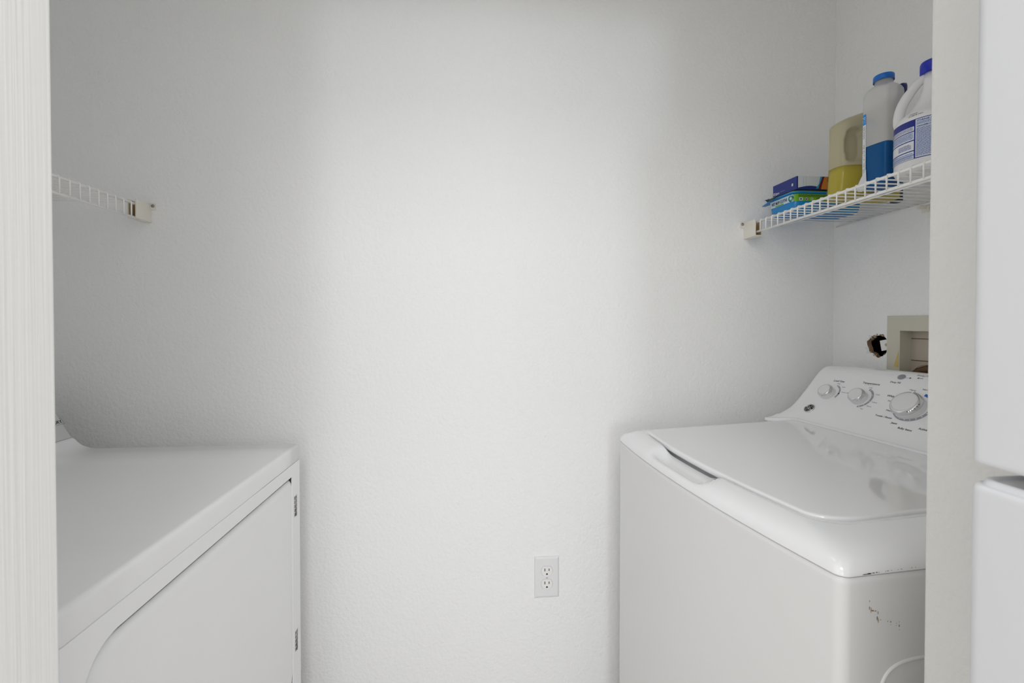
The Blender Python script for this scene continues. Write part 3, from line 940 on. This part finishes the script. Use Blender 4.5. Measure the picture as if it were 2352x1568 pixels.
def knob(yc, vc, r, hgt, name, notch, blue=False):
    M = frame_at(yc, vc)
    k = MB()
    k.lathe([(r * 1.02, 0.0), (r * 1.02, 0.0015), (r, 0.003), (r * 0.985, hgt * 0.62)], PLASTIC, 56, M, False, False)
    ko = k.build(name, con)
    c = MB()
    c.lathe([(r * 1.0, hgt * 0.60), (r * 1.03, hgt * 0.64), (r * 1.02, hgt * 0.78), (r * 0.93, hgt * 0.94), (r * 0.86, hgt), (r * 0.80, hgt * 0.985)], CHROME, 56, M, False, False)
    if r > 0.03:
        for a_ in (-52, -44, -36, -24, -12, 0):
            c.box((r * 0.93, -0.0006, hgt * 0.90), (r * 1.012, 0.0006, hgt * 0.945), INK, M @ Matrix.Rotation(R(a_), 4, 'Z'))
    c.build('chrome_ring', con)
    d = MB()
    d.lathe([(r * 0.805, hgt * 0.97), (r * 0.80, hgt * 1.0), (r * 0.76, hgt * 1.025), (r * 0.60, hgt * 1.035), (0.0003, hgt * 1.04)], PLASTIC, 48, M, False, False)
    a = R(notch)
    d.box((r * 0.80, -r * 0.04, hgt * 0.6), (r * 1.035, r * 0.04, hgt * 1.02), WHITEINK, M @ Matrix.Rotation(a, 4, 'Z'))
    d.build('knob_cap', con)


# grey rings are the printed dial scales
dp1 = Decal(panel_map(K1[0] + 0.0075, K1[1] + 0.003))
dp1.ring(0, 0, 0.0262, 0.0305, -26, 72, GREYINK)
for a in (64, 36): dp1.disc(0.0284 * math.cos(R(a)), 0.0284 * math.sin(R(a)), 0.0011, WHITEINK, 0.0004, 10)
dp1.disc(0.0288 * math.cos(R(2)), 0.0288 * math.sin(R(2)), 0.0023, INK, 0.0004, 12)
dp1.text('Load Size', 0.0088, 0.0055, 0.0400, INK, align='CENTER', bold=0.015)
dp1.text('Large', 0.0046, 0.0045, 0.0325, INK); dp1.text('Super', 0.0046, 0.0255, 0.0230, INK); dp1.text('Precise Fill', 0.0046, 0.0340, 0.0060, INK)
dp1.build('load_size_print', con)
dp2 = Decal(panel_map(K2[0] + 0.0075, K2[1] + 0.003))
dp2.ring(0, 0, 0.0268, 0.0320, -74, 72, GREYINK)
for a in (62, 24, -14, -42, -64): dp2.disc(0.0294 * math.cos(R(a)), 0.0294 * math.sin(R(a)), 0.0012, WHITEINK, 0.0004, 10)
dp2.text('Temperature', 0.0086, 0.0035, 0.0445, INK, align='CENTER', bold=0.015)
dp2.lines(-0.012, 0.014, 0.0430, 0.0405, 0.0020, GREYINK, None, 3, 0.3)
for t, u, v in (('Cold', 0.0040, 0.0325), ('Cool', 0.0325, 0.0150), ('Colors', 0.0350, -0.0090), ('Warm', 0.0300, -0.0230), ('Hot', 0.0200, -0.0335)):
    dp2.text(t, 0.0048, u, v, INK)
dp2.build('temperature_print', con)
dp3 = Decal(panel_map(*K3))
dp3.ring(0, 0, 0.034, 0.0405, 140, 395, GREYINK, n=70)
for k in range(14):
    a = 150 + k * 17.5
    dp3.disc(0.0372 * math.cos(R(a)), 0.0372 * math.sin(R(a)), 0.0014, WHITEINK, 0.0004, 10)
dp3.ring(0, 0, 0.034, 0.0405, 50, 78, BLUEINK, 0.0004)
for t, u, v, s_, b_ in (('Heavy', -0.0300, 0.0435, 0.0058, 0.0), ('Normal', -0.0040, 0.0490, 0.0062, 0.01), ('Whites', -0.0700, 0.0170, 0.0080, 0.02), ('Normal', -0.0610, 0.0035, 0.0062, 0.0),
                         ('Heavy', -0.0500, -0.0230, 0.0065, 0.01), ('Towels / Sheets', -0.0650, -0.0420, 0.0063, 0.02), ('Jeans', -0.0190, -0.0530, 0.0066, 0.02),
                         ('Bulky Items', 0.0015, -0.0620, 0.0066, 0.02), ('Active Wear', 0.0410, -0.0530, 0.0068, 0.02), ('Colors', 0.052, 0.020, 0.0082, 0.02), ('Delicates', 0.058, -0.020, 0.0068, 0.02)):
    dp3.text(t, s_, u, v, INK, bold=b_)
dp3.build('cycle_print', con)
dp4 = Decal(panel_map(0.4455, 1.098))
dp4.text('Deep Fill', 0.0070, -0.0045, -0.0050, INK, align='CENTER', bold=0.015)
dp4.rect(0.008, 0.0140, 0.019, 0.0145, INK); dp4.disc(0.0205, 0.0142, 0.0018, INK, 0.0004, 12)
dp4.text('Sensing | Fill', 0.0056, 0.0275, 0.0225, INK); dp4.disc(0.0375, 0.0165, 0.0017, INK, 0.0004, 12); dp4.rect(0.040, 0.0155, 0.048, 0.0175, GREYINK)
dp4.build('deep_fill_print', con)
knob(K1[0] + 0.0075, K1[1], 0.0192, 0.0200, 'load_size_knob', 140)
knob(K2[0] + 0.0075, K2[1] + 0.001, 0.0200, 0.0200, 'temperature_knob', -42)
knob(K3[0] + 0.004, K3[1] - 0.003, 0.0322, 0.0230, 'cycle_knob', 84)
Mb = frame_at(0.4455, 1.1085)
MB().lathe([(0.0083, 0), (0.0083, 0.0018), (0.0072, 0.0028), (0.0003, 0.0031)], BTN, 32, Mb, False, False).build('deep_fill_button', con)
# round badge with interlaced script letters
Ml = frame_at(0.6195, 1.0080)
bd = MB()
bd.lathe([(0.0152, 0), (0.0152, 0.0016), (0.0143, 0.0030), (0.0133, 0.0032), (0.0126, 0.0022)], CHROME, 40, Ml, False, False)
bd.lathe([(0.0127, 0.0021), (0.0003, 0.0021)], DARK, 40, Ml, False, False)
def scr(pts, r=0.00062):
    bd.tube([Ml @ Vector((x, y, 0.0024)) for x, y in [(q.x, q.y) for q in smooth([Vector(p) for p in pts], 6)]], r, CHROME, 6)
g1 = [(-0.0006, 0.0035), (-0.0028, 0.0052), (-0.0058, 0.0040), (-0.0068, 0.0004), (-0.0054, -0.0034), (-0.0026, -0.0046), (-0.0008, -0.0024), (-0.0022, 0.0), (-0.0050, 0.0006)]
e1 = [(0.0060, 0.0034), (0.0040, 0.0052), (0.0018, 0.0040), (0.0020, 0.0012), (0.0042, 0.0004), (0.0016, -0.0006), (0.0008, -0.0030), (0.0028, -0.0050), (0.0056, -0.0040), (0.0068, -0.0014)]
scr(g1); scr(e1); scr([(-0.0008, -0.0024), (0.0, 0.0), (-0.0006, 0.0035)], 0.0005)
for k in range(4):
    a = R(45 + 90 * k)
    arc = []
    for t in range(7):
        b = a + R(-34 + t * 11)
        rr = 0.0098 + 0.0008 * math.sin(t / 6 * math.pi)
        arc.append((rr * math.cos(b), rr * math.sin(b)))
    scr(arc + [(0.0082 * math.cos(a + R(28)), 0.0082 * math.sin(a + R(28)))], 0.0006)
bd.build('badge', con)

# rust scratches on the near side, chipped paint along the cover's edge
rs = MB()
rnd = random.Random(5)
def blot(mb, x, z, w_, h_, m, y=-0.0004, n=7):
    pts = []
    for k in range(n):
        a = 2 * math.pi * k / n; q = rnd.uniform(0.6, 1.1)
        pts.append((x + w_ * q * math.cos(a), y, z + h_ * q * math.sin(a)))
    mb.add(pts, [tuple(range(n))], m, True)
for x, z, w_, h_ in ((.0412, .897, .0005, .0012), (.0412, .888, .0006, .002), (.0435, .886, .0005, .0035), (.0450, .8845, .0016, .0007), (.0470, .8842, .0014, .0006), (.0505, .8835, .0018, .0004),
                     (.0540, .881, .0006, .0025), (.0530, .874, .0007, .0030), (.0545, .871, .0006, .0030), (.058, .8715, .0010, .0004), (.0690, .868, .0005, .0008), (.0735, .867, .0006, .0011),
                     (.0735, .8635, .0004, .0004), (.0820, .8645, .0004, .0007), (.0820, .8615, .0004, .0006), (.0865, .8605, .0007, .0018), (.0865, .8655, .0003, .0010), (.0865, .8555, .0003, .0008)):
    blot(rs, x, z, w_ * 1.15, h_ * 1.25, RUST, 0.0004)
tag(rs.build('rust_scratches', cab), 'brown rust scratches')
cp = MB()
for x, z, w_, h_ in ((.0335, .9322, .005, .0006), (.040, .9326, .0042, .0009), (.046, .9330, .003, .0005), (.0505, .9332, .0012, .0009), (.054, .9330, .001, .0004), (.064, .9334, .0008, .0004), (.0675, .9336, .0015, .0004), (.073, .9338, .0008, .0004), (.083, .9338, .0007, .0003), (.088, .9340, .0013, .0004), (.104, .9342, .0009, .0006), (.110, .934, .001, .0005)):
    blot(cp, x, z, w_, h_, CHIP, -0.0004)
tag(cp.build('chipped_paint', WM), 'black chips in the enamel edge')
tag(WM, 'white top-loading washer with dials on its back console by the right wall', 'washing machine')

# ------------------------------------------------------------------ dryer
DX, DYF, DYN = -0.449, 1.232, 0.5345
DR = empty('clothes_dryer', (-0.80, 0.883, 0))
O = Vector((-0.80, 0.883, 0))
def LL(p): return Vector(p) - O
ZT = 0.9320
body = MB()
# front frame plane with a rounded door recess, as one shell
fy0, fy1 = DYN, DYF
dy0, dy1, dz0, dz1 = 0.5625, 1.186, 0.300, 0.8615
def rr(y0, y1, z0, z1, rbig, rsm, n=10):
    # near corners have a big radius, far upper corner a tiny one, far lower a big one
    P = []
    for (cy, cz, r, a0) in ((y1 - rsm, z1 - rsm, rsm, 0), (y0 + rbig, z1 - rbig, rbig, 90), (y0 + rbig, z0 + rbig, rbig, 180), (y1 - rbig, z0 + rbig, rbig, 270)):
        for k in range(n + 1):
            a = R(a0 + 90 * k / n); P.append((cy + r * math.cos(a), cz + r * math.sin(a)))
    return P
rec = rr(dy0, dy1, dz0, dz1, 0.055, 0.004)
outer = [(fy0, 0.02), (fy1, 0.02), (fy1, 0.891), (fy0, 0.891)]
allp = outer + rec
tris = tessellate_polygon([[Vector((a, b, 0)) for a, b in l] for l in (outer, rec)])
body.add([LL((DX, y, z)) for y, z in allp], tris, ENAMEL, True)
body.loft([[LL((DX, y, z)) for y, z in rec], [LL((DX - 0.0035, y, z)) for y, z in rec]], ENAMEL, False, False)
body.loft([[LL((DX - 0.0035, y, z)) for y, z in rec], [LL((DX - 0.018, y, z)) for y, z in rec]], mat('door_gap_shade', (0.05, 0.05, 0.06), 0.7), False, True)  # near-black recess walls: shade of the door gap put into the colour
body.loft([[LL((DX, y, z)) for y, z in outer], [LL((-1.115, y, z)) for y, z in outer]], ENAMEL, False, True)
do_ = body.build('cabinet', DR)
# door
GAP_SHADE = bpy.data.materials['door_gap_shade']
dd = []
for ins, top, dx in ((0.0026, 0.0055, -0.0175), (0.0026, 0.0058, -0.0155), (0.0032, 0.0066, -0.0128), (0.0050, 0.0088, -0.0090), (0.0075, 0.0120, -0.0060), (0.0110, 0.0160, -0.0042), (0.0160, 0.0215, -0.0034), (0.022, 0.028, -0.0032)):
    r_ = rr(dy0 + ins, dy1 - 0.0004, dz0 + ins, dz1 - top, 0.055 - ins * 0.5, 0.004)
    dd.append([LL((DX + dx, y, z)) for y, z in r_])
dm_ = MB().loft(dd[:4], GAP_SHADE, False, False)  # door rim coloured dark as well, painted shade of the gap
dm_.loft(dd[3:], ENAMEL, False, True)
dm_.build('door', DR)
for zc_ in (0.7800, 0.4340):
    h = MB()
    h.box(LL((DX - 0.010, 1.1960, zc_ - 0.0262)), LL((DX + 0.0006, 1.2115, zc_ + 0.0262)), STEEL)
    for k in range(6):
        z = zc_ - 0.0262 + 0.0105 * k
        h.box(LL((DX - 0.004, 1.1955, z - 0.0006)), LL((DX + 0.0012, 1.2118, z + 0.0006)), WHITEINK)
    h.tube([LL((DX + 0.0004, 1.2035, zc_ - 0.0255)), LL((DX + 0.0004, 1.2035, zc_ + 0.0255))], 0.0022, STEEL, 10)
    tag(h.build('hinge', DR), 'dark steel door hinge')
# top with softly rounded front edge, sweeping up into the console at the back
tp = [(DX - 0.0006, 0.8922), (DX + 0.0002, 0.8936), (DX + 0.0006, 0.905), (DX + 0.0006, 0.920), (DX + 0.0002, 0.9262), (DX - 0.0016, 0.9298), (DX - 0.0048, 0.9316), (DX - 0.0085, ZT), (DX - 0.013, ZT), (DX - 0.020, ZT), (DX - 0.05, ZT), (DX - 0.10, ZT), (DX - 0.2, ZT), (-0.80, ZT), (-0.90, ZT + 0.0001), (-0.93, ZT + 0.0004), (-0.948, ZT + 0.0014), (-0.962, ZT + 0.0045), (-0.975, 0.9420), (-0.985, 0.9500), (-0.992, 0.9575), (-0.9965, 0.9600)]
tp3 = smooth([Vector(p) for p in tp], 5)
bl_ = [Vector((-1.0, 0.95)), Vector((-1.115, 0.95)), Vector((-1.115, 0.8922))]
lps = []
for y, sh in ((fy0 - 0.0005, 0.004), (fy0 + 0.0005, 0.0015), (fy0 + 0.003, 0.0), (0.7, 0), (0.9, 0), (1.1, 0), (fy1 - 0.003, 0.0), (fy1 - 0.0005, 0.0015), (fy1 + 0.0005, 0.004)):
    lps.append([LL((p.x - (sh if p.x > -0.5 else 0), y, p.y - (sh * 0.6 if p.y > 0.9 else 0))) for p in tp3 + bl_])
MB().loft(lps, ENAMEL).build('top_panel', DR)
# console
kp = [(-0.9975, 0.9605), (-0.9985, 0.9622), (-1.022, 1.001), (-1.0475, 1.048), (-1.062, 1.074), (-1.070, 1.083), (-1.082, 1.088), (-1.115, 1.088), (-1.115, 0.9605)]
lps = []
for y, sh in ((fy0, 0.003), (fy0 + 0.003, 0), (fy1 - 0.003, 0), (fy1, 0.003)):
    lps.append([LL((x - (sh if x > -1.1 else 0), y, z - (sh if z > 1.0 else 0))) for x, z in kp])
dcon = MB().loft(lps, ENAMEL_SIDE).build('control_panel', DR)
kn = Vector((0.039, 0, 0.0235)).normalized()
ku = Vector((-0.0235, 0, 0.039)).normalized()
def dmap(u, v, h): return LL((-1.022, 1.0, 1.001)) + Vector((0, u, 0)) + ku * v + kn * h
dm = Decal(dmap)
dm.text('TIMED DRY', 0.0128, 0.2315, -0.0040, INK, align='RIGHT', bold=0.02, xscale=0.86)
def frame_r(u0, v0, u1, v1, t, m):
    dm.rect(u0, v0, u1, v0 + t, m); dm.rect(u0, v1 - t, u1, v1, m); dm.rect(u0, v0, u0 + t, v1, m); dm.rect(u1 - t, v0, u1, v1, m)
frame_r(0.125, -0.0078, 0.2350, 0.0085, 0.0005, INK)
dm.build('console_print', dcon)
tag(DR, 'white front-loading dryer with a flat top against the left side', 'clothes dryer')

# ------------------------------------------------------------------ refrigerator at the right edge
FX, FY = 0.398, 0.3335
FR = empty('refrigerator', (0.80, -0.02, 0))
FO = Vector((0.80, -0.02, 0))
def FF(p): return Vector(p) - FO
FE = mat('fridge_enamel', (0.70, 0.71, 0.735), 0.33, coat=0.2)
m = MB(); m.box(FF((FX + 0.078, -0.37, 0.03)), FF((1.14, FY - 0.004, 1.72)), FE)
m.build('body', FR, bevel=0.004)
def fdoor(z0, z1, name, ridge):
    d = MB()
    loops = []
    for z, ins in ((z0, 0.003), (z0 + 0.0007, 0.001), (z0 + 0.0022, 0.0), (z0 + 0.005, 0.0), (z0 + 0.0075, 0.0), (z0 + 0.012, 0.0), (z1 - 0.020, 0.0), (z1 - 0.0115, 0.0), (z1 - 0.0085, 0.0), (z1 - 0.0060, 0.0009), (z1 - 0.0048, 0.0024), (z1 - 0.0050, 0.0036), (z1 - 0.0044, 0.0043), (z1 - 0.0018, 0.0048), (z1 - 0.0004, 0.0058), (z1, 0.0072), (z1 - 0.0006, 0.0088), (z1 - 0.0022 if ridge else z1, 0.0102)):
        x0, x1, y0, y1 = FX + ins, FX + 0.068, -0.372 + ins, FY - ins
        rc = 0.012; P = []
        for cx_, cy_, a0 in ((x0 + rc, y1 - rc, 90), (x0 + rc, y0 + rc, 180)):
            for k in range(9):
                a = R(a0 + 90 * k / 8); P.append(FF((cx_ + rc * math.cos(a), cy_ + rc * math.sin(a), z)))
        P += [FF((x1, y0, z)), FF((x1, y1, z))]
        loops.append(P)
    d.loft(loops, FE)
    return d.build(name, FR)
fdoor(0.09, 1.1265, 'refrigerator_door', True)
fdoor(1.1375, 1.718, 'freezer_door', False)
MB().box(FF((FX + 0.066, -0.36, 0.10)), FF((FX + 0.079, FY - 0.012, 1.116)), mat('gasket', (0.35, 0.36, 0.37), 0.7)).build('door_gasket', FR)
hg = MB()
hg.box(FF((FX + 0.028, 0.270, 1.1305)), FF((FX + 0.10, 0.3215, 1.1335)), STEEL)
hg.tube([FF((FX + 0.036, 0.308, 1.124)), FF((FX + 0.036, 0.308, 1.140))], 0.0055, STEEL, 14)
hg.build('hinge', FR)
tag(FR, 'white refrigerator with freezer door on top standing outside the closet at right', 'refrigerator')
